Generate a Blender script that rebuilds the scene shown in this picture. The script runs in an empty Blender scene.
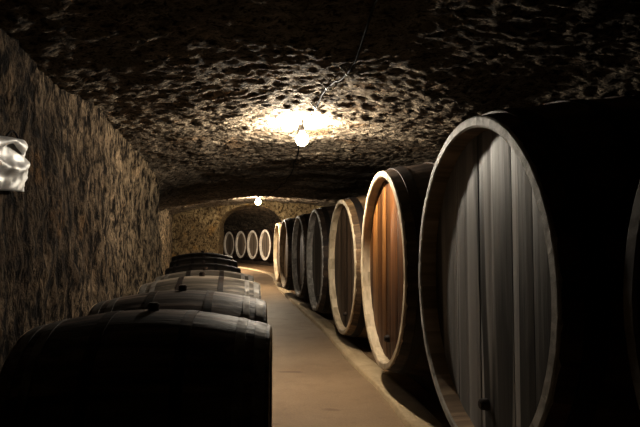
import bpy, bmesh, math, random
from mathutils import Vector, Matrix, noise

random.seed(7)
PI = math.pi
C = bpy.context.scene.collection
sc = bpy.context.scene
CAMZ = 1.10
F = 540.0

# ------------------------------------------------------------------ utilities
def interp(pts):
    """smooth (monotone-ish Catmull-Rom) interpolation through (t, value) pairs"""
    n = len(pts)
    def f(t):
        if t <= pts[0][0]:
            (a, b), (c, d) = pts[0], pts[1]
            return b + (d - b) * (t - a) / (c - a)
        if t >= pts[-1][0]:
            (a, b), (c, d) = pts[-2], pts[-1]
            return d + (d - b) * (t - c) / (c - a)
        for i in range(n - 1):
            if pts[i][0] <= t <= pts[i + 1][0]:
                break
        t0, p0 = pts[i]; t1, p1 = pts[i + 1]
        def slope(j):
            if j == 0: return (pts[1][1] - pts[0][1]) / (pts[1][0] - pts[0][0])
            if j == n - 1: return (pts[-1][1] - pts[-2][1]) / (pts[-1][0] - pts[-2][0])
            return (pts[j + 1][1] - pts[j - 1][1]) / (pts[j + 1][0] - pts[j - 1][0])
        h = t1 - t0; s = (t - t0) / h
        m0, m1 = slope(i) * h, slope(i + 1) * h
        return ((2*s**3 - 3*s**2 + 1) * p0 + (s**3 - 2*s**2 + s) * m0 +
                (-2*s**3 + 3*s**2) * p1 + (s**3 - s**2) * m1)
    return f

def steps(*segs):
    """segs of (start, end, step) -> increasing list"""
    out = []
    for a, b, d in segs:
        n = max(1, round((b - a) / d))
        for i in range(n):
            out.append(a + (b - a) * i / n)
    out.append(segs[-1][1])
    return out

def mesh_obj(name, verts, faces, mat, parent=None, smooth=True, attr=None, col=None):
    me = bpy.data.meshes.new(name)
    me.from_pydata(verts, [], faces)
    me.materials.append(mat)
    if smooth:
        me.polygons.foreach_set('use_smooth', [True] * len(me.polygons))
    if attr is not None:
        a = me.attributes.new('rnd', 'FLOAT', 'FACE')
        a.data.foreach_set('value', attr)
    me.update()
    o = bpy.data.objects.new(name, me)
    C.objects.link(o)
    if parent: o.parent = parent
    return o

def tag(o, label=None, cat=None, group=None, kind=None):
    if label: o['label'] = label
    if cat: o['category'] = cat
    if group: o['group'] = group
    if kind: o['kind'] = kind
    return o

def empty(name, loc=(0, 0, 0), rz=0.0):
    o = bpy.data.objects.new(name, None)
    o.empty_display_size = 0.2
    C.objects.link(o)
    o.location = loc; o.rotation_euler = (0, 0, rz)
    return o

def copy_tree(root):
    r = root.copy(); C.objects.link(r)
    for ch in list(root.children):
        c = ch.copy(); C.objects.link(c); c.parent = r
        for g in list(ch.children):
            d = g.copy(); C.objects.link(d); d.parent = c
    return r

def fb(x, y, z, sc_, octs=4):
    return noise.fractal(Vector((x * sc_, y * sc_, z * sc_)), 0.8, 2.1, octs)

# ------------------------------------------------------------------ materials
class NT:
    def __init__(self, name):
        self.m = bpy.data.materials.new(name); self.m.use_nodes = True
        self.t = self.m.node_tree; self.t.nodes.clear()
        self.out = self.n('ShaderNodeOutputMaterial')
        self.b = self.n('ShaderNodeBsdfPrincipled')
        self.l(self.b.outputs[0], self.out.inputs[0])
    def n(self, typ, **kw):
        nd = self.t.nodes.new(typ)
        for k, v in kw.items(): setattr(nd, k, v)
        return nd
    def l(self, a, b): self.t.links.new(a, b)
    def setin(self, nd, key, v):
        if hasattr(v, 'default_value'): self.l(v, nd.inputs[key])
        else: nd.inputs[key].default_value = v
    def objco(self): return self.n('ShaderNodeTexCoord').outputs['Object']
    def mapping(self, vec, scale):
        m = self.n('ShaderNodeMapping'); self.l(vec, m.inputs[0]); m.inputs['Scale'].default_value = scale
        return m.outputs[0]
    def noise(self, vec, scale, detail=4, rough=.55, dist=0, w=None):
        n = self.n('ShaderNodeTexNoise')
        if w is not None:
            n.noise_dimensions = '4D'; self.setin(n, 'W', w)
        self.l(vec, n.inputs['Vector'])
        n.inputs['Scale'].default_value = scale; n.inputs['Detail'].default_value = detail
        n.inputs['Roughness'].default_value = rough; n.inputs['Distortion'].default_value = dist
        return n.outputs['Fac']
    def voronoi(self, vec, scale, feature='F1', rand=1.0):
        n = self.n('ShaderNodeTexVoronoi'); n.feature = feature
        self.l(vec, n.inputs['Vector']); n.inputs['Scale'].default_value = scale
        n.inputs['Randomness'].default_value = rand
        return n.outputs['Distance']
    def ramp(self, fac, stops, interp_='LINEAR'):
        r = self.n('ShaderNodeValToRGB'); self.l(fac, r.inputs[0])
        r.color_ramp.interpolation = interp_
        e = r.color_ramp.elements
        while len(e) < len(stops): e.new(.5)
        for i, (p, c) in enumerate(stops):
            e[i].position = p
            e[i].color = (c, c, c, 1) if isinstance(c, (int, float)) else (*c, 1)
        return r.outputs[0]
    def mix(self, fac, a, b, blend='MIX'):
        m = self.n('ShaderNodeMix', data_type='RGBA', blend_type=blend)
        self.setin(m, 0, fac)
        for idx, v in ((6, a), (7, b)):
            if hasattr(v, 'default_value'): self.l(v, m.inputs[idx])
            else: m.inputs[idx].default_value = (*v, 1)
        return m.outputs[2]
    def math(self, op, a, b=None, clamp=False):
        m = self.n('ShaderNodeMath', operation=op); m.use_clamp = clamp
        self.setin(m, 0, a)
        if b is not None: self.setin(m, 1, b)
        return m.outputs[0]
    def bump(self, h, strength, dist, prev=None):
        b = self.n('ShaderNodeBump'); self.l(h, b.inputs['Height'])
        b.inputs['Strength'].default_value = strength; b.inputs['Distance'].default_value = dist
        if prev is not None: self.l(prev, b.inputs['Normal'])
        return b.outputs[0]
    def fin(self, col, rough=.8, metal=0., normal=None, spec=.3):
        self.setin(self.b, 'Base Color', col if hasattr(col, 'default_value') else (*col, 1))
        self.setin(self.b, 'Roughness', rough)
        self.b.inputs['Metallic'].default_value = metal
        self.b.inputs['Specular IOR Level'].default_value = spec
        if normal is not None: self.l(normal, self.b.inputs['Normal'])
        return self.m

def rock(name, dark, mid, light, stretch=(1, 1, 1), fine=16, spec=.2, ochre=(.30, .17, .07), bump=1.0, holes_at=(.40, .52), lit_end=False):
    k = NT(name); co = k.objco(); cs = k.mapping(co, stretch)
    big = k.noise(co, 1.3, 4, .6)
    med = k.noise(cs, 7.5, 6, .66, .5)
    pit = k.voronoi(cs, fine * 1.5, 'F1')
    f = k.noise(cs, fine * 1.25, 6, .68, .3)
    tiny = k.noise(cs, fine * 5, 3, .6)
    c = k.mix(k.ramp(med, [(.38, 0), (.62, 1)]), mid, light)
    c = k.mix(k.ramp(big, [(.38, .85), (.60, 0)]), c, mid)
    c = k.mix(k.ramp(k.noise(co, 3.1, 3, .5), [(.60, 0), (.72, .55)]), c, ochre)
    if lit_end:      # bulb light painted in: paler, sandier rock where the wall ends
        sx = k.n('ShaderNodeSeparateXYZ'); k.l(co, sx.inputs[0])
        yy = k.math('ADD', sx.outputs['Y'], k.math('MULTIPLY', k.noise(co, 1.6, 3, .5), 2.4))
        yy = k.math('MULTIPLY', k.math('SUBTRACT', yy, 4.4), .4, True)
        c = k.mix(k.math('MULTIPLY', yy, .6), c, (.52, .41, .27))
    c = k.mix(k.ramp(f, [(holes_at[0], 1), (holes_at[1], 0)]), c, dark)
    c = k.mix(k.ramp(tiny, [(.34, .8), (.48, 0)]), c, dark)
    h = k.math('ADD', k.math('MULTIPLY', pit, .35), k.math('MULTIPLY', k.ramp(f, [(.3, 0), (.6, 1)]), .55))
    h = k.math('ADD', h, k.math('MULTIPLY', med, .9))
    h = k.math('ADD', h, k.math('MULTIPLY', tiny, .25))
    nb = k.bump(h, bump, .055)
    return k.fin(c, .9, 0, nb, spec)

M = {}
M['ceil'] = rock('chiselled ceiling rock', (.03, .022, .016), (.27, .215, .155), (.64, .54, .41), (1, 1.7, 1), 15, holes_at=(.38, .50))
M['wall'] = rock('hewn wall rock', (.022, .016, .011), (.12, .085, .055), (.36, .275, .185), (1, 1, .48), 14, holes_at=(.42, .55), lit_end=True)
M['endwall'] = rock('end wall rock', (.07, .045, .02), (.23, .17, .095), (.47, .37, .215), (1, 1, .7), 14, ochre=(.42, .24, .07))
M['chamber'] = rock('chamber rock', (.05, .04, .028), (.28, .21, .14), (.56, .45, .31), (1, 1, 1), 6)

def floor_mat():
    k = NT('packed tan floor'); co = k.objco()
    a = k.noise(co, .9, 5, .6); b = k.noise(co, 5, 6, .6); g = k.noise(co, 90, 3, .6)
    c = k.mix(k.ramp(a, [(.35, 0), (.65, 1)]), (.27, .19, .115), (.385, .28, .175))
    c = k.mix(k.ramp(b, [(.55, 0), (.75, .35)]), c, (.19, .12, .07))
    c = k.mix(k.ramp(k.noise(k.mapping(co, (1, 2.6, 1)), 2.6, 2, .4), [(.66, 0), (.72, .55)]), c, (.14, .085, .05))
    c = k.mix(k.ramp(g, [(.4, .25), (.6, 0)]), c, (.16, .11, .07))
    nb = k.bump(k.math('ADD', k.math('MULTIPLY', b, .6), k.math('MULTIPLY', g, .12)), .25, .03)
    return k.fin(c, .62, 0, nb, .35)
M['floor'] = floor_mat()
def earth_mat(name, c0, c1):
    k = NT(name); co = k.objco()
    b = k.noise(co, 4, 6, .65); g = k.noise(co, 40, 4, .6)
    c = k.mix(k.ramp(b, [(.35, 0), (.65, 1)]), c0, c1)
    nb = k.bump(k.math('ADD', b, k.math('MULTIPLY', g, .4)), .5, .03)
    return k.fin(c, .85, 0, nb, .2)
M['earth'] = earth_mat('earth under casks', (.16, .105, .06), (.27, .185, .105))
M['kerb'] = earth_mat('pale kerb', (.42, .325, .205), (.56, .445, .295))

def wood(name, dark, mid, light, grain=(6, 40, 40), streak=.5, pale=None, pale_amt=0., stain=.0, falloff_stain=None,
         rough=.6, spec=.3, tilt=.35):
    """grain: mapping scale, small along the fibre. rnd face attribute varies each stave."""
    k = NT(name); co = k.objco()
    at = k.n('ShaderNodeAttribute'); at.attribute_name = 'rnd'
    oi = k.n('ShaderNodeObjectInfo')
    w = k.math('ADD', k.math('MULTIPLY', oi.outputs['Random'], 37.0), k.math('MULTIPLY', at.outputs['Fac'], 9.0))
    g = k.noise(k.mapping(co, grain), 1.0, 6, .6, .3, w)
    gw = k.mapping(co, tuple(x * .28 for x in grain))
    s = k.noise(gw, 1.0, 3, .5, .2, w)
    c = k.mix(k.ramp(g, [(.30, 0), (.70, 1)]), dark, mid)
    c = k.mix(k.ramp(s, [(.45, 0), (.70, 1)]), c, light)
    # each stave a little lighter or darker
    v = k.math('ADD', k.math('MULTIPLY', at.outputs['Fac'], 2 * tilt), 1 - tilt)
    hv = k.n('ShaderNodeHueSaturation'); k.l(v, hv.inputs['Value']); k.l(c, hv.inputs['Color'])
    c = hv.outputs[0]
    if stain:
        st = k.noise(k.mapping(co, tuple(x * .3 for x in grain)), 1.0, 4, .6, .5, k.math('MULTIPLY', oi.outputs['Random'], 61.0))
        c = k.mix(k.math('MULTIPLY', k.ramp(st, [(.48, 0), (.62, 1)]), stain), c, tuple(x * .22 for x in dark))
    if falloff_stain:     # painted light falloff and stain darken the lower boards, with a ragged upper limit
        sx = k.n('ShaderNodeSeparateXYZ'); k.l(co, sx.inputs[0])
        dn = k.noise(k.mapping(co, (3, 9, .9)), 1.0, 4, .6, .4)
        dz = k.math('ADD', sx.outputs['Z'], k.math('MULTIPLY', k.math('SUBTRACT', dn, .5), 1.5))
        c = k.mix(k.ramp(k.math('ADD', dz, .5), [(.28, falloff_stain), (1.0, 0)]), c, tuple(x * .35 for x in dark))
    if pale:
        pn = k.noise(k.mapping(co, tuple(x * .24 for x in (grain[0], grain[1], grain[2] * .7))), 1.0, 2, .4, .8, k.math('MULTIPLY', oi.outputs['Random'], 23.0))
        c = k.mix(k.math('MULTIPLY', k.ramp(pn, [(.50, 0), (.525, 1), (.70, .25)]), pale_amt), c, pale)
    nb = k.bump(k.math('ADD', g, k.math('MULTIPLY', s, .6)), .35, .012)
    return k.fin(c, rough, 0, nb, spec)

HG = (8, 34, 1.6)      # head planks run vertically (local z)
M['head_grey'] = wood('weathered grey head boards', (.13, .12, .11), (.27, .255, .235), (.36, .345, .32), (8, 22, 1.2), pale=(.52, .50, .48), pale_amt=.75, stain=.55, falloff_stain=.92, tilt=.10, rough=.55)
M['head_orange'] = wood('orange oak head boards', (.085, .03, .009), (.34, .145, .038), (.50, .26, .09), (7, 20, 1.1), stain=.95, falloff_stain=.75, rough=.5, tilt=.3)
M['head_brown'] = wood('dark brown head boards', (.035, .022, .014), (.115, .075, .045), (.19, .13, .085), HG, stain=.6, rough=.5)
M['head_dull'] = wood('dull grey head boards', (.06, .052, .045), (.17, .15, .13), (.26, .235, .205), HG, stain=.5, rough=.55)
M['head_far'] = wood('grey brown head boards', (.08, .065, .05), (.19, .155, .115), (.27, .22, .17), HG, stain=.3, rough=.55)
M['head_tan'] = wood('tan head boards', (.13, .09, .055), (.29, .21, .135), (.40, .31, .20), HG, stain=.4, rough=.55)
BG = (1.6, 30, 30)     # staves run along local x
M['stave_dark'] = wood('dark cask staves', (.022, .015, .011), (.085, .056, .038), (.15, .10, .065), BG, stain=.5)
M['stave_brown'] = wood('brown cask staves', (.07, .042, .022), (.20, .13, .072), (.32, .22, .12), BG, stain=.5)
M['stave_grey'] = wood('grey barrel staves', (.04, .033, .026), (.14, .118, .092), (.26, .225, .18), (2.4, 44, 44), stain=.75, tilt=.55)
M['stave_inner'] = wood('inner rim wood', (.18, .125, .08), (.40, .29, .19), (.52, .40, .27), BG, stain=.3)
CG = (30, 9, 9)
M['chime_pale'] = wood('pale cask rim', (.34, .27, .18), (.60, .50, .36), (.74, .64, .48), CG, stain=.0, tilt=.06)
M['chime_grey'] = wood('grey chipped cask rim', (.24, .22, .195), (.55, .52, .47), (.74, .71, .66), (60, 24, 24), stain=.0, tilt=.1)
M['chime_white'] = wood('whitened cask rim', (.5, .46, .4), (.72, .68, .6), (.85, .81, .73), CG, tilt=.05)
M['chime_brown'] = wood('brown cask rim', (.16, .11, .065), (.36, .27, .17), (.50, .40, .27), CG, stain=.0, tilt=.08)
M['chime_dark'] = wood('dark cask rim', (.05, .04, .03), (.12, .095, .07), (.18, .145, .11), CG, tilt=.08)
M['timber'] = wood('old timber rails', (.03, .022, .015), (.09, .065, .045), (.15, .11, .08), (40, 2, 40))

def metal(name, col, rust, rough=.5, met=.75):
    k = NT(name); co = k.objco()
    a = k.noise(co, 9, 5, .65)
    c = k.mix(k.ramp(a, [(.42, 0), (.62, 1)]), col, rust)
    return k.fin(c, k.ramp(a, [(.3, rough - .1), (.7, rough + .25)]), met, k.bump(a, .15, .005), .4)
M['iron'] = metal('black iron hoop', (.035, .033, .032), (.06, .038, .026), .55)
M['zinc'] = metal('grey galvanised hoop', (.20, .19, .175), (.10, .085, .07), .65, .35)
M['clip'] = metal('pale cable clip', (.7, .69, .66), (.55, .53, .5), .4)

def simple(name, col, rough=.6, metal_=0., spec=.4):
    k = NT(name); a = k.noise(k.objco(), 25, 4, .6)
    c = k.mix(k.ramp(a, [(.35, 0), (.65, 1)]), tuple(x * .7 for x in col), col)
    return k.fin(c, rough, metal_, k.bump(a, .1, .004), spec)
M['bung'] = simple('bung wood', (.045, .028, .018), .6)
M['rubber'] = simple('black cable rubber', (.012, .011, .010), .7, 0, .15)
M['socket'] = simple('bakelite lamp socket', (.03, .028, .026), .4)
M['brass'] = simple('brass tap plug', (.30, .22, .10), .4, .8)

def foil_mat():
    k = NT('crumpled silver foil'); co = k.objco()
    a = k.noise(co, 16, 3, .5, .8); b = k.voronoi(co, 11, 'F1')
    c = k.mix(k.ramp(a, [(.35, 0), (.65, 1)]), (.70, .70, .70), (.88, .88, .87))
    nb = k.bump(k.math('ADD', a, k.math('MULTIPLY', b, .5)), .12, .01)
    return k.fin(c, .55, .3, nb, .4)
M['foil'] = foil_mat()

def glow_mat(name, strength, col=(1.0, .86, .66)):
    k = NT(name)
    e = k.n('ShaderNodeEmission'); e.inputs['Color'].default_value = (*col, 1)
    e.inputs['Strength'].default_value = strength
    k.l(e.outputs[0], k.out.inputs[0])
    return k.m
M['glow_near'] = glow_mat('lit bulb glass', 1000, (1, .915, .78))
M['glow_far'] = glow_mat('lit bulb glass dimmer', 1150, (1, .89, .72))

# ------------------------------------------------------------------ plan of the cellar
XC = interp([(-3, 1.30), (.68, .85), (2.29, .62), (3.9, .43), (5.7, .215), (7.5, -.084), (9.4, -.387), (11, -.74), (13, -1.04), (17.5, -1.85)])
XL = interp([(-4, -.80), (0, -1.14), (2.1, -1.35), (3.65, -1.495), (4.6, -1.61), (5.6, -1.70), (6.2, -1.76)])
REC = interp([(6.2, -2.0), (6.6, -2.16), (7.65, -2.44), (9, -2.85), (11, -3.3), (13, -3.7), (14.8, -4.02), (16, -4.2)])
XLC = interp([(-4, -.95), (0, -1.28), (2.1, -1.48), (3.65, -1.63), (4.6, -1.75), (5.6, -1.86), (6.2, -2.10), (6.6, -2.28), (7.65, -2.56), (9, -2.97), (11, -3.42), (13, -3.82), (14.8, -4.15), (16, -4.35)])
CROWN = interp([(-4, 2.14), (2, 2.11), (3.4, 2.07), (4.25, 2.045), (5.2, 2.025), (6, 2.005), (7.5, 1.995), (9, 2.01), (10.2, 2.015), (10.7, 2.02), (11.3, 2.12), (12.5, 2.16), (16, 2.16)])
SPRL = interp([(-4, 1.99), (3.6, 1.97), (4.6, 1.92), (5.6, 1.78), (6.2, 1.58), (6.7, 1.58), (8, 1.58), (10.5, 1.60), (11.3, 1.8), (16, 1.85)])
SPRR = interp([(-4, 1.86), (8, 1.86), (10.7, 1.78), (16, 1.9)])
XR = lambda y: XC(y) + 2.15

def ceil_z(x, y, det=True):
    a, b = XLC(y), XR(y)
    u = min(1, max(0, (x - a) / (b - a)))
    sp = SPRL(y) * (1 - u) + SPRR(y) * u
    z = sp + (CROWN(y) - sp) * max(0, math.sin(PI * u)) ** .7
    z += .07 * fb(x, y, 3.1, .8, 2)
    if 4.6 < y < 11: z += min(1, (y - 4.6) / .8, (11 - y) / .6) * .032 * noise.noise(Vector((x * .55, y * 2.3, 8.2)))
    if det:
        p = Vector((x * 2.6, y * 4.4, 1.7))
        r = noise.ridged_multi_fractal(p, .8, 2.2, 5, 1.0, 2.0)
        z += .014 * (r - 1.0) + .012 * noise.noise(Vector((x * 7, y * 12, 5)))
        z += .017 * noise.noise(Vector((x * 15, y * 24, 9))) + .011 * noise.noise(Vector((x * 28, y * 40, 2)))
    return z

def grid_faces(nu, nv):
    return [(j * nu + i, j * nu + i + 1, (j + 1) * nu + i + 1, (j + 1) * nu + i) for j in range(nv - 1) for i in range(nu - 1)]

# ceiling
ys = steps((-2.5, 1.4, .12), (1.4, 6.5, .019), (6.5, 11.5, .045), (11.5, 15.1, .08))
NU = 230
verts = []
for y in ys:
    a, b = XLC(y), XR(y)
    for i in range(NU):
        x = a + (b - a) * i / (NU - 1)
        verts.append((x, y, ceil_z(x, y)))
o = mesh_obj('ceiling', verts, grid_faces(NU, len(ys)), M['ceil']); tag(o, kind='structure')

# left wall: along the barrels, round the corner at its end and back into the recess
def wall_strip(name, path, z0, ztop, nz, mat, amp=.05, freq=3.2):
    n = len(path); vs = []
    for j, p in enumerate(path):
        q0 = path[max(0, j - 1)]; q1 = path[min(n - 1, j + 1)]
        t = Vector((q1[0] - q0[0], q1[1] - q0[1])).normalized()
        nx, ny = t.y, -t.x          # to the right of travel = into the tunnel
        zt = ztop(p)
        for i in range(nz):
            z = z0 + (zt - z0) * i / (nz - 1)
            a, b = p[0], p[1]
            r = noise.ridged_multi_fractal(Vector((a * freq, b * freq, z * freq * .45)), .9, 2.1, 4, 1.0, 2.0)
            d = .05 * fb(a, b, z, .9, 2) + amp * .35 * (r - 1) + .018 * noise.noise(Vector((a * 13, b * 13, z * 4))) + .012 * noise.noise(Vector((a * 30, b * 30, z * 11)))
            vs.append((a + nx * d, b + ny * d, z))
    o = mesh_obj(name, vs, [f[::-1] for f in grid_faces(nz, n)], mat)
    return tag(o, kind='structure')
path = [(XL(y), y) for y in steps((-2.5, 1.2, .12), (1.2, 5.98, .022))]
cx, cy = path[-1]
for k in range(1, 9):
    a = PI / 2 * k / 8
    path.append((cx - .22 + .22 * math.cos(a) - .02 * k, cy + .22 * math.sin(a)))
ex, ey = path[-1]
for k in range(1, 4): path.append((ex - k * .05, ey + k * .03))
ex, ey = path[-1]
for y in steps((ey + .1, 15.1, .08)): path.append((min(ex - .02, REC(y)), y))
wall_strip('wall_left', path, -.05, lambda p: min(2.6, ceil_z(p[0] - .05, p[1], False) + .12), 90, M['wall'])
path = [(XR(y) - .06, y) for y in steps((-2.5, 15.1, .15))]
# the right wall is walked the other way so that its relief points into the tunnel
wall_strip('wall_right', path[::-1], -.05, lambda p: ceil_z(p[0] - .05, p[1], False) + .12, 24, M['wall'])

# end wall with its arched opening
EY = 14.6
ACX, AHW, ASP, ATOP = -1.88, .855, 1.52, 2.10
def arch_pts(n=120):
    pts = []
    nj = 28
    for i in range(nj): pts.append((ACX - AHW, -.05 + (ASP + .05) * i / nj))
    na = n - 2 * nj
    for i in range(na + 1):
        a = PI - PI * i / na
        pts.append((ACX + AHW * math.cos(a), ASP + (ATOP - ASP) * math.sin(a)))
    for i in range(nj): pts.append((ACX + AHW, ASP - (ASP + .05) * (i + 1) / nj))
    return pts
ap = arch_pts(); n_ap = len(ap); NS = 46
vs = []
for s in range(-6, NS):
    for (x, z) in ap:
        if s < 0:      # the soffit, running back from the face
            d = .02 * noise.noise(Vector((x * 5, s * .6, z * 5)))
            vs.append((x + d, EY + .75 * (-s) / 6, z + d)); continue
        dx, dz = x - ACX, z - .9
        if z < .9: dz = 0 if abs(dx) > .1 else dz
        ts = [9]
        if dx < -1e-6: ts.append((-5.0 - ACX) / dx)
        if dx > 1e-6: ts.append((2.2 - ACX) / dx)
        if dz > 1e-6: ts.append((3.0 - .9) / dz)
        t = min(ts); f = (s / (NS - 1)) ** 1.15
        X = x + (ACX + dx * t - x) * f; Z = z + ((.9 + dz * t) - z) * f if z >= .9 else z
        d = .05 * fb(X, 0, Z, 1.3, 3) + .025 * noise.noise(Vector((X * 7, 2, Z * 5))) + .015 * noise.noise(Vector((X * 16, 4, Z * 12)))
        vs.append((X, EY + d, Z))
o = mesh_obj('wall_back', vs, grid_faces(n_ap, NS + 6), M['endwall']); tag(o, kind='structure')

# chamber beyond the arch
ax_ = interp([(15.2, -1.5), (20, -2.1), (24, -3.7), (28, -6.0), (33, -9.4), (37, -12)])
ys2 = steps((15.25, 36, .22)); vs = []; NA = 60
for y in ys2:
    t = Vector((ax_(y + .1) - ax_(y - .1), .2)).normalized()
    for i in range(NA):
        a = PI * 1.0 * i / (NA - 1)
        hw = 3.95
        w = hw * math.copysign(abs(math.cos(a)) ** .7, math.cos(a)); z = 2.75 * abs(math.sin(a)) ** .75
        d = 1 + .05 * fb(w, y, z, .8, 4) + .02 * noise.noise(Vector((w * 4, y * 4, z * 4)))
        vs.append((ax_(y) + .55 - w * d * t.y, y + w * d * t.x, z * d - .05))
b0 = len(vs)
fs = grid_faces(NA, len(ys2))
last = [(len(ys2) - 1) * NA + i for i in range(NA)]
fs.append(tuple(last))
o = mesh_obj('wall_chamber', vs, fs, M['chamber']); tag(o, kind='structure')

# floors and kerb
KERB = [(-2.5, 1.2), (.68, .82), (2.3, .62), (3.2, .53), (3.74, .47), (4.3, .39), (5.16, .25), (7.0, -.01), (8.6, -.30), (10.5, -.60), (12.6, -.96), (15, -1.26), (17.5, -1.58), (19.5, -2.05), (21.5, -2.75), (23.2, -3.5), (25, -4.4), (27.5, -5.7), (30, -7.2), (33, -9.2), (36, -11.5)]
XK = interp(KERB)
vs = []; ysf = steps((-2.5, 12, .12), (12, 36, .3)); nf = 60
for y in ysf:
    a = (XLC(y) - .3 if y < 15.2 else ax_(y) - 5); b = XK(y) + .02
    for i in range(nf):
        x = a + (b - a) * i / (nf - 1)
        vs.append((x, y, .012 * fb(x, y, 0, .9, 3)))
o = mesh_obj('floor', vs, grid_faces(nf, len(ysf)), M['floor']); tag(o, kind='structure')
vs = []
for y in ysf:
    a = XK(y) + .16; b = (XR(y) + .3 if y < 15.2 else ax_(y) + 5)
    for i in range(36):
        x = a + (b - a) * (i / 35) ** 1.4
        vs.append((x, y, .018 + .02 * fb(x, y, 0, 1.8, 3)))
o = mesh_obj('floor_right', vs, grid_faces(36, len(ysf)), M['earth']); tag(o, kind='structure')
vs = []
prof = [(-.01, -.03), (0, .028), (.012, .038), (.08, .042), (.15, .040), (.19, .030), (.22, .0)]
for y in ysf:
    for (dx, z) in prof:
        r = .008 * noise.noise(Vector((y * 3, dx * 20, 3)))
        vs.append((XK(y) + dx + r, y, z + r * .4))
o = mesh_obj('trim_1', vs, grid_faces(len(prof), len(ysf)), M['kerb']); tag(o, kind='structure')

# ------------------------------------------------------------------ barrels
def revolve(prof, seg, closed=False, jit=None, staves=None):
    """prof: (x, r) pairs about the x axis -> verts, faces, per-face stave id"""
    vs, fs, ids = [], [], []
    m = len(prof)
    for k in range(seg):
        a = 2 * PI * k / seg
        for j, (x, r) in enumerate(prof):
            rr = r + (jit(k, j) if jit else 0)
            vs.append((x, -rr * math.sin(a), rr * math.cos(a)))
    rng = m if closed else m - 1
    for k in range(seg):
        k2 = (k + 1) % seg
        for j in range(rng):
            j2 = (j + 1) % m
            fs.append((k * m + j, k * m + j2, k2 * m + j2, k2 * m + j))
            ids.append(k * (staves or seg) // seg)
    return vs, fs, ids

def stave_rnd(n, seed):
    rg = random.Random(seed); return [rg.random() for _ in range(n)]

def stave_body(name, mat, parent, L, R0, R1, nst, inner, rec, seed, ends=(0, 1)):
    per = 5; seg = nst * per
    px = [0, .02] + [L * i / 16 for i in range(1, 16)] + [L - .02, L]
    prof = [(x, R0 + (R1 - R0) * (1 - ((x - L / 2) / (L / 2)) ** 2)) for x in px]
    rg = random.Random(seed); off = [rg.uniform(-.0015, .0015) for _ in range(nst)]
    jit = lambda k, j: off[k // per] - (.0035 * R1 if k % per == 0 else 0)
    vs, fs, ids = revolve(prof, seg, False, jit, nst)
    for end in ends:
        xa, xb = (.001, rec + .012) if end == 0 else (L - rec - .012, L - .001)
        v2, f2, i2 = revolve([(xa, inner), (xb, inner - .004)], seg, False, None, nst)
        b = len(vs); vs += v2
        fs += [tuple(b + q for q in f[::-1]) for f in f2]; ids += i2
    rnd = stave_rnd(nst, seed + 1)
    return mesh_obj(name, vs, fs, mat, parent, True, [rnd[i] for i in ids])

def chime(parent, mat, x0, x1, r_in, r_out, nst, seed, chip=.0018):
    seg = nst * 5
    rg = random.Random(seed); off = [rg.uniform(-chip, chip) for _ in range(nst)]
    prof = [(x1, r_out - .004), (x0 + (x1 - x0) * .15, r_out), (x0, r_out - .006), (x0, r_in + .008), (x0 + (x1 - x0) * .25, r_in), (x1, r_in)]
    vs, fs, ids = revolve(prof, seg, True, None, nst)
    m = len(prof); out = []
    for q, (x, y, z) in enumerate(vs):
        k = q // m
        d = .5 * off[k // 5] + chip * noise.noise(Vector((k * .9, seed, q % m)))
        out.append((x + d * (1 if q % m in (2, 3) else .3), y, z))
    if x1 < x0: fs = [f[::-1] for f in fs]
    rnd = stave_rnd(nst, seed + 3)
    return mesh_obj('chime', out, fs, mat, parent, False, [rnd[i] for i in ids])

def head(parent, mat, x, r, npl, side, seed):
    """a round head of vertical planks, front towards side (-1: -x)"""
    rg = random.Random(seed)
    ws = [rg.uniform(.75, 1.25) for _ in range(npl)]; tot = sum(ws)
    vs, fs, at = [], [], []
    y = -r
    for i, w in enumerate(ws):
        y0 = y + .0015; y = y + 2 * r * w / tot; y1 = y - .0015
        v = rg.random(); dx = rg.uniform(0, .004); ns = 5
        row = []
        for q in range(ns):
            yy = y0 + (y1 - y0) * q / (ns - 1)
            h = math.sqrt(max(0, r * r - yy * yy))
            nz = 4; edge = .003 if q in (0, ns - 1) else 0
            c = []
            for s in range(nz + 1):
                c.append(len(vs)); vs.append((x - side * (dx + edge), yy, -h + 2 * h * s / nz))
            row.append(c)
        for q in range(ns - 1):
            for s in range(4):
                f = (row[q][s], row[q + 1][s], row[q + 1][s + 1], row[q][s + 1])
                fs.append(f if side < 0 else f[::-1]); at.append(v)
        for q in (0, ns - 1):      # plank edges going back
            b = len(vs)
            for s in range(5):
                vx = vs[row[q][s]]; vs.append((x - side * .03, vx[1], vx[2]))
            for s in range(4):
                fs.append((row[q][s], b + s, b + s + 1, row[q][s + 1])); at.append(v)
    # a backing disc closes the gaps
    b = len(vs); N = 48
    for k in range(N):
        a = 2 * PI * k / N
        vs.append((x - side * .028, r * math.cos(a), r * math.sin(a)))
    fs.append(tuple(range(b, b + N))); at.append(0)
    return mesh_obj('head', vs, fs, mat, parent, False, at)

def hoop(parent, mat, L, R0, R1, xc, w, th=.004, seg=96, extra=.002):
    R = lambda x: R0 + (R1 - R0) * (1 - ((x - L / 2) / (L / 2)) ** 2)
    xs = [xc - w / 2, xc + w / 2]
    prof = [(xs[0], R(xs[0]) - .004), (xs[0], R(xs[0]) + th + extra), (xs[1], R(xs[1]) + th + extra), (xs[1], R(xs[1]) - .004)]
    vs, fs, _ = revolve(prof, seg, True)
    a0 = random.random() * 6
    # riveted overlap: a short thicker band
    lap = []
    b = len(vs)
    n = 5
    for k in range(n):
        a = .5 + .05 * k
        for (x, r) in ((xs[0], R(xs[0]) + th + extra + .003), (xs[1], R(xs[1]) + th + extra + .003)):
            vs.append((x, -r * math.sin(a), r * math.cos(a)))
    for k in range(n - 1):
        fs.append((b + 2 * k, b + 2 * k + 1, b + 2 * k + 3, b + 2 * k + 2))
    return mesh_obj('hoop', vs, fs, mat, parent, False)

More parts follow.
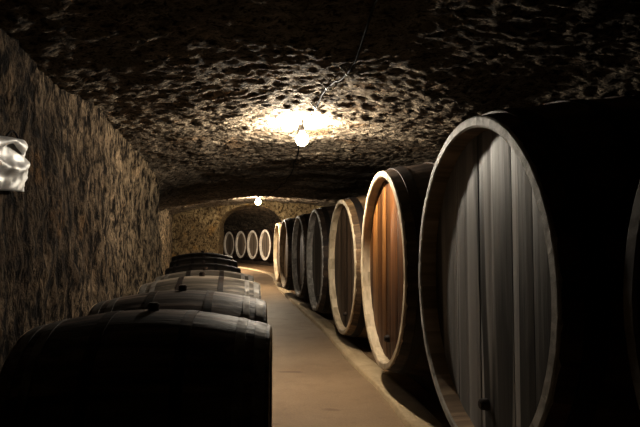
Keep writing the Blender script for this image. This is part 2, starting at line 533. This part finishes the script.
def plug(name, parent, mat, loc, axis, r0, r1, h, seg=16):
    bm = bmesh.new()
    bmesh.ops.create_cone(bm, cap_ends=True, segments=seg, radius1=r0, radius2=r1, depth=h)
    bmesh.ops.bevel(bm, geom=[e for e in bm.edges if len(e.link_faces) == 2 and max(len(f.verts) for f in e.link_faces) > 4], offset=h * .12, segments=2, affect='EDGES')
    me = bpy.data.meshes.new(name); bm.to_mesh(me); bm.free(); me.materials.append(mat)
    o = bpy.data.objects.new(name, me); C.objects.link(o); o.parent = parent; o.location = loc
    o.rotation_euler = Vector((0, 0, 1)).rotation_difference(Vector(axis)).to_euler()
    return o

# --- great casks on the right: local x runs from the aisle head to the back
CL, CR0, CR1, REC_D = 1.60, .70, .795, .075
def make_cask(RIM):
    r = empty('wine_cask')
    stave_body('staves', M['stave_dark'], r, CL, CR0 - .003, CR1, 34, CR0 - RIM, REC_D, 11, (1,))
    vs, fs, ids = revolve([(.001, CR0 - RIM), (.03, CR0 - RIM - .004), (.17, CR0 - RIM - .006)], 170, False, None, 34)
    rnd = stave_rnd(34, 91)
    mesh_obj('rim_lining', vs, [f[::-1] for f in fs], M['chime_pale'], r, True, [rnd[i] for i in ids])
    chime(r, M['chime_pale'], -.006, .022, CR0 - RIM, CR0, 34, 21)
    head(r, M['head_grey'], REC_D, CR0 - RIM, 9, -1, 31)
    head(r, M['head_dull'], CL - REC_D, CR0 - RIM, 9, 1, 33)
    for xc, w in ((.10, .065), (.36, .06), (.60, .06), (1.0, .06), (1.24, .06), (1.50, .065)):
        hoop(r, M['iron'], CL, CR0, CR1, xc, w)
    plug('tap_plug', r, M['bung'], (REC_D - .012, 0, -.50), (-1, 0, 0), .026, .02, .04)
    plug('bung', r, M['bung'], (CL / 2, 0, CR1 + .012), (0, 0, 1), .034, .03, .05)
    return r
cask0 = make_cask(.046)
far_cask0 = make_cask(.115)
used = set()
def set_mat(o, m):
    o.material_slots[0].link = 'OBJECT'; o.material_slots[0].material = m
def place_cask(x, y, z, deg, headm, chimem, stavem, liningm, label, group, first=None, sink=0):
    first = first or cask0
    r = first if first not in used else copy_tree(first)
    used.add(first)
    r.location = (x, y, z); r.rotation_euler = (0, 0, math.radians(deg))
    tag(r, label, 'cask', group)
    for ch in r.children:
        b = ch.name.split('.')[0]
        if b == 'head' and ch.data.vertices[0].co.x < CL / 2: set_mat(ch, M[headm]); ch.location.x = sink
        elif b == 'chime': set_mat(ch, M[chimem])
        elif b == 'rim_lining': set_mat(ch, M[liningm])
        elif b == 'tap_plug': ch.location.x = REC_D - .012 + sink
        elif b == 'staves': set_mat(ch, M[stavem])
    return r
G1 = 'great wine casks along the right side'
casks = [
 (.865, .70, -.16, 7, 'head_brown', 'chime_dark', 'stave_dark', 'stave_dark', 'dark wine cask cut off by the right frame edge, only its rim showing'),
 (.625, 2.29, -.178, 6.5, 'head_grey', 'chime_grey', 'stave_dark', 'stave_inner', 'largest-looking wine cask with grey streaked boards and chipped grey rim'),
 (.43, 3.9, -.19, 6.5, 'head_orange', 'chime_pale', 'stave_dark', 'chime_pale', 'wine cask with a bright orange oak head and cream rim'),
 (.215, 5.7, -.255, 9.5, 'head_brown', 'chime_pale', 'stave_brown', 'chime_pale', 'wine cask with dark brown head and pale rim, just behind the orange-headed cask'),
 (-.084, 7.5, -.245, 9.8, 'head_dull', 'chime_grey', 'stave_dark', 'chime_grey', 'grey-headed wine cask with dull rim, second behind the orange-headed cask'),
 (-.387, 9.4, -.245, 11, 'head_brown', 'chime_grey', 'stave_dark', 'chime_grey', 'narrow-looking dark wine cask, third behind the orange-headed cask'),
 (-.74, 11.0, -.245, 11, 'head_tan', 'chime_brown', 'stave_dark', 'chime_brown', 'tan-headed wine cask, fourth behind the orange-headed cask'),
 (-1.04, 13.0, -.245, 11, 'head_tan', 'chime_pale', 'stave_brown', 'chime_pale', 'last wine cask before the arch, showing only as a thin pale sliver'),
]
for n, (x, y, dz, deg, hm, cm, sm, lm, lab) in enumerate(casks):
    place_cask(x, y, CAMZ + dz, deg, hm, cm, sm, lm, lab, G1, cask0, -.002 if n == 1 else -.015 if n in (2, 3) else 0)
G2 = 'wine casks beyond the arch'
far = [
 (-2.49, 24.4, 27, 'white-rimmed cask beyond the arch, rightmost of the far row'),
 (-3.27, 26.1, 29, 'white-rimmed cask beyond the arch, second from the right of the far row'),
 (-4.09, 27.8, 31, 'white-rimmed cask beyond the arch, third from the right of the far row'),
 (-4.96, 29.4, 33, 'white-rimmed cask beyond the arch, leftmost fully visible one of the far row'),
 (-5.92, 31.1, 34, 'cask beyond the arch, mostly hidden by the left side of the opening'),
]
for (x, y, deg, lab) in far:
    place_cask(x, y, CAMZ - .13, deg, 'head_far', 'chime_white', 'stave_dark', 'chime_white', lab, G2, far_cask0)

# --- small barrels on the left: local x along the barrel, origin at its middle
BL, BR0, BR1 = .90, .285, .352
def make_barrel():
    r = empty('wine_barrel')
    def shift(o):
        o.location.x += -BL / 2
        return o
    shift(stave_body('staves', M['stave_grey'], r, BL, BR0, BR1, 26, BR0 - .028, .035, 51))
    shift(chime(r, M['chime_brown'], -.003, .012, BR0 - .028, BR0 + .001, 26, 61, .0015))
    shift(chime(r, M['chime_brown'], BL + .003, BL - .012, BR0 - .028, BR0 + .001, 26, 62, .0015))
    shift(head(r, M['head_dull'], .035, BR0 - .028, 6, -1, 71))
    shift(head(r, M['head_dull'], BL - .035, BR0 - .028, 6, 1, 72))
    for xc, w, m in ((.035, .04, 'zinc'), (.105, .035, 'zinc'), (.30, .04, 'iron'), (BL - .30, .04, 'iron'), (BL - .105, .035, 'zinc'), (BL - .035, .04, 'zinc')):
        shift(hoop(r, M[m], BL, BR0, BR1, xc, w, .002, 72, .001))
    plug('bung', r, M['bung'], (0, 0, BR1 + .008), (0, 0, 1), .020, .023, .042)
    return r
bar0 = make_barrel()
TOPZ = CAMZ - .262
G3 = 'small wine barrels along the left wall'
bars = [
 (-.642, 2.10, 0, 4, 1.0, 'small grey barrel nearest the viewer in the left row, its front in black shadow'),
 (-.745, 2.95, 0, 7, 1.0, 'small barrel second in the left row, right behind the nearest one'),
 (-.914, 4.20, 0, 8, 1.0, 'small weathered grey barrel third in the left row, its bung standing up'),
 (-1.077, 5.10, 0, 10, 1.0, 'small weathered barrel fourth in the left row, in front of the dark ones'),
 (-1.44, 6.70, 0, 12, 1.0, 'small dark barrel fifth in the left row, third from its far end'),
 (-1.66, 7.75, .05, 12, 1.04, 'small dark barrel second from the far end of the left row'),
 (-1.92, 8.85, .09, 13, 1.08, 'small dark barrel at the far end of the left row, before the yellow end wall'),
]
M['stave_black'] = wood('blackened barrel staves', (.018, .014, .011), (.05, .038, .028), (.085, .065, .05), (2.4, 44, 44), stain=.4)
M['stave_wine_shade'] = wood('wine stained and shaded barrel staves', (.03, .02, .016), (.09, .065, .05), (.18, .145, .12), (2.4, 44, 44), stain=.8, tilt=.55)
for i, (x, y, dz, deg, s, lab) in enumerate(bars):
    r = bar0 if i == 0 else copy_tree(bar0)
    r.location = (x, y, TOPZ + dz - BR1 * s); r.rotation_euler = (0, 0, math.radians(deg)); r.scale = (s, s, s)
    tag(r, lab, 'barrel', G3)
    for ch in r.children:
        b = ch.name.split('.')[0]
        if b == 'staves': set_mat(ch, M['stave_black'] if i > 3 else M['stave_wine_shade'] if i < 2 else M['stave_grey'])  # nearest barrel's shade painted in with the darker wine-stained staves
        if i > 3 and b == 'hoop': set_mat(ch, M['iron'])

# timber rails that carry both rows (fixed to the floor)
tn = [1]
def rail(p0, p1, w):
    """p: (x, y, ztop)"""
    tn[0] += 1
    d = Vector((p1[0] - p0[0], p1[1] - p0[1])).normalized(); nx, ny = d.y, -d.x
    vs = []
    nseg = 12
    pr = [(-w / 2, 0), (-w / 2, 1), (-w / 2 + .01, 1.0), (w / 2 - .01, 1.0), (w / 2, 1), (w / 2, 0)]
    for k in range(nseg + 1):
        t = k / nseg
        x = p0[0] + (p1[0] - p0[0]) * t; y = p0[1] + (p1[1] - p0[1]) * t; zt = p0[2] + (p1[2] - p0[2]) * t
        for q, (o_, zz) in enumerate(pr):
            z = -.02 if zz == 0 else zt - (.012 if q in (1, 4) else 0)
            vs.append((x + nx * o_, y + ny * o_, z))
    fs = grid_faces(6, nseg + 1) + [tuple(range(6)), tuple(range(6 * nseg, 6 * nseg + 6))]
    o = mesh_obj('trim_%d' % tn[0], vs, fs, M['timber'], None, False)
    tag(o, kind='structure')
def on_axis(x, y, deg, s, z):
    a = math.radians(deg); return (x + s * math.cos(a), y + s * math.sin(a), z)
def rad(L, R0, R1, x): return R0 + (R1 - R0) * (1 - ((x - L / 2) / (L / 2)) ** 2)
def ext(p, q, e):
    d = (Vector(q) - Vector(p)).normalized() * e
    return tuple(Vector(p) - d), tuple(Vector(q) + d)
for s in (.42, 1.18):
    rr = rad(CL, CR0, CR1, s) + .004
    pts = [on_axis(c[0], c[1], c[3], s, CAMZ + c[2] - rr) for c in casks]
    for (i, j) in ((0, 1), (1, 2), (2, 3), (3, 7)):
        a, b = pts[i], pts[j]
        if i == 0: a, _ = ext(a, b, .7)
        if j == 7: _, b = ext(a, b, .7)
        rail(a, b, .14)
    pf = [on_axis(c[0], c[1], c[2], s, CAMZ - .13 - rr) for c in far]
    a, b = ext(pf[0], pf[-1], .8); rail(a, b, .16)
for s in (-.26, .26):
    rr = rad(BL, BR0, BR1, s + BL / 2) + .003
    pts = [on_axis(c[0], c[1], c[3], s, TOPZ + c[2] - BR1 * c[4] - rr * c[4]) for c in bars]
    for (i, j) in ((0, 1), (1, 3), (3, 4), (4, 6)):
        a, b = pts[i], pts[j]
        if i == 0: a, _ = ext(a, b, .5)
        if j == 6: _, b = ext(a, b, .5)
        rail(a, b, .09)

# ------------------------------------------------------------------ bulbs and cable
def bulb(loc, r, glow, label, drop):
    e = empty('hanging_bulb', loc)
    tag(e, label, 'light bulb', None)
    prof = []
    n = 14
    for i in range(n + 1):
        a = PI * i / n * .86
        prof.append((r * math.sin(a), -r * math.cos(a)))
    prof.append((r * .38, r * 1.15)); prof.append((r * .34, r * 1.35))
    seg = 20; vs, fs = [], []
    for k in range(seg):
        a = 2 * PI * k / seg
        for (q, z) in prof: vs.append((q * math.cos(a), q * math.sin(a), z))
    m = len(prof)
    for k in range(seg):
        k2 = (k + 1) % seg
        for j in range(m - 1): fs.append((k * m + j, k2 * m + j, k2 * m + j + 1, k * m + j + 1))
    mesh_obj('glass', vs, fs, glow, e)
    s = plug('socket', e, M['socket'], (0, 0, r * 1.35 + .022), (0, 0, 1), r * .46, r * .34, .05)
    top = drop
    bm = bmesh.new(); bmesh.ops.create_cone(bm, cap_ends=True, segments=8, radius1=.006, radius2=.006, depth=max(.02, top - r * 1.35 - .04))
    me = bpy.data.meshes.new('flex'); bm.to_mesh(me); bm.free(); me.materials.append(M['rubber'])
    f = bpy.data.objects.new('flex', me); C.objects.link(f); f.parent = e; f.location = (0, 0, (top + r * 1.35 + .04) / 2)
    return e
B1 = (-.142, 4.25, 1.911)
B2 = (-1.435, 12.5, 2.026)
bulb(B1, .050, M['glow_near'], 'bright bare bulb hanging from the ceiling in the middle of the tunnel', ceil_z(B1[0], B1[1]) - B1[2] + .01)
bulb(B2, .062, M['glow_far'], 'small far bulb glowing above the arch at the end of the tunnel', ceil_z(B2[0], B2[1]) - B2[2] + .01)

def tube(name, pts, r, mat, parent=None, seg=7):
    vs, fs = [], []
    n = len(pts); P = [Vector(p) for p in pts]
    for i, p in enumerate(P):
        t = (P[min(n - 1, i + 1)] - P[max(0, i - 1)]).normalized()
        u = t.cross(Vector((0, 0, 1)))
        if u.length < .01: u = Vector((1, 0, 0))
        u.normalize(); w = u.cross(t)
        for k in range(seg):
            a = 2 * PI * k / seg
            vs.append(tuple(p + u * r * math.cos(a) + w * r * math.sin(a)))
    for i in range(n - 1):
        for k in range(seg):
            k2 = (k + 1) % seg
            fs.append((i * seg + k, i * seg + k2, (i + 1) * seg + k2, (i + 1) * seg + k))
    return mesh_obj(name, vs, fs, mat, parent)
def cable(plan, label, clips, r=.006):
    e = empty('ceiling_cable', (0, 0, 0))
    tag(e, label, 'cable', 'cables along the ceiling')
    fx = interp([(p[1], p[0]) for p in plan])
    yy = steps((plan[0][1], plan[-1][1], .07))
    zz = [min(ceil_z(fx(y) + dx, y + dy) for dx in (-.03, 0, .03) for dy in (-.05, 0, .05)) - .012 for y in yy]
    zs = [min(zz[max(0, i - 1):i + 2]) for i in range(len(zz))]
    tube('cable', [(fx(y) + .012 * math.sin(y * 5), y, z) for y, z in zip(yy, zs)], r, M['rubber'], e)
    for y in clips:
        i = min(range(len(yy)), key=lambda q: abs(yy[q] - y))
        x, z = fx(y) + .012 * math.sin(y * 5), zs[i]
        pts = [(x - .05, y, z + .025), (x - .022, y, z), (x - .012, y + .02, z - .014), (x + .012, y + .03, z - .014), (x + .022, y + .05, z), (x + .05, y + .06, z + .025)]
        tube('cable_clip', pts, .006, M['clip'], e)
cable([(.30, 1.8), (.137, 2.97), (.013, 3.60), (B1[0] + .03, 4.19)], 'dark cable clipped to the ceiling in front of the near bulb', (2.9, 3.35, 3.75))
cable([(B1[0] - .02, 4.33), (-.28, 6), (-.5, 7.8), (-.94, 9.8), (-1.1, 10.7), (B2[0] + .02, 12.42)], 'dark cable running along the ceiling from the near bulb to the far bulb', (10.2,))

# ------------------------------------------------------------------ foil bag on the left wall
def foil_bag():
    y0, y1 = 1.96, 2.41
    e = empty('foil_bag', (XL(2.3), 2.3, 1.33))
    tag(e, 'crumpled silver foil bag hanging on the dark rock of the left wall', 'bag')
    base = Vector((XL(2.3), 2.3, 1.33))
    t = Vector((XL(y1) - XL(y0), y1 - y0, 0)).normalized(); nrm = Vector((t.y, -t.x, 0))
    NW, NH = 44, 26
    def surf(front, s, h):
        y = y0 + (y1 - y0) * s
        x = XL(y)
        zb, zt = 1.292 + .034 * s, 1.502 + .045 * s
        z = zb + (zt - zb) * h
        puff = (math.sin(PI * min(1, max(0, s))) ** .4) * (math.sin(PI * (.06 + .94 * h)) ** .5)
        # smile-shaped sag fold across the pouch
        fold = math.exp(-((h - (.42 + 1.1 * (s - .62) ** 2)) / .10) ** 2)
        d = .05 + (.032 * puff + .022 * fold + .012 * fb(s * 3, h * 2, 1, 1.6, 3)) * (1 if front else -.5)
        p = Vector((x, y, z)) + nrm * d
        return tuple(p - base)
    vs, fs = [], []
    for fr in (True, False):
        b = len(vs)
        for j in range(NH):
            for i in range(NW): vs.append(surf(fr, i / (NW - 1), j / (NH - 1)))
        fs += [tuple(b + q for q in (f if fr else f[::-1])) for f in grid_faces(NW, NH)]
    hb = NW * NH
    rim_ = [i for i in range(NW)] + [j * NW + NW - 1 for j in range(1, NH)] + [(NH - 1) * NW + i for i in range(NW - 2, -1, -1)] + [j * NW for j in range(NH - 2, 0, -1)]
    for q in range(len(rim_)):
        a, b = rim_[q], rim_[(q + 1) % len(rim_)]
        fs.append((a, a + hb, b + hb, b))
    mesh_obj('pouch', vs, fs, M['foil'], e)
    # folded-over mouth
    vs = []
    for j in range(8):
        for i in range(NW):
            s = i / (NW - 1); y = y0 + .03 + (y1 - y0 - .05) * s
            zt = 1.507 + .045 * s
            drop = (.045 + .02 * math.sin(9 * s)) * j / 7
            d = .062 + .014 * math.sin(PI * j / 7) + .004 * math.sin(17 * s) + .03 * math.sin(PI * s)
            vs.append(tuple(Vector((XL(y), y, zt - drop)) + nrm * d - base))
    mesh_obj('folded_mouth', vs, grid_faces(NW, 8), M['foil'], e)
    # the nail and loop it hangs from
    tube('hanging_loop', [tuple(Vector((XL(2.2), 2.2 + k * .02, 1.52 + .05 * math.sin(PI * k / 6))) + nrm * .06 - base) for k in range(7)], .004, M['rubber'], e)
foil_bag()

# ------------------------------------------------------------------ light, camera, world
def point(name, loc, w, r, col):
    ld = bpy.data.lights.new(name, 'POINT'); ld.energy = w; ld.shadow_soft_size = r; ld.color = col
    o = bpy.data.objects.new(name, ld); C.objects.link(o); o.location = loc
    return o
point('chamber_fill', (-4.9, 20.8, 2.1), 850, .06, (1, .89, .74))  # unseen light added to brighten the casks beyond the arch

w = bpy.data.worlds.new('cellar air'); sc.world = w; w.use_nodes = True
w.node_tree.nodes['Background'].inputs[0].default_value = (.6, .65, .8, 1)
w.node_tree.nodes['Background'].inputs[1].default_value = .0012

cd = bpy.data.cameras.new('camera'); cam = bpy.data.objects.new('camera', cd); C.objects.link(cam)
cd.sensor_width = 36; cd.lens = F * 36 / 640; cd.clip_start = .05
cam.location = (0, 0, CAMZ)
cam.rotation_euler = (math.radians(90 + 3.02), 0, 0)
sc.camera = cam
sc.view_settings.view_transform = 'Standard'
sc.view_settings.look = 'None'
sc.view_settings.exposure = .38
sc.view_settings.gamma = .78
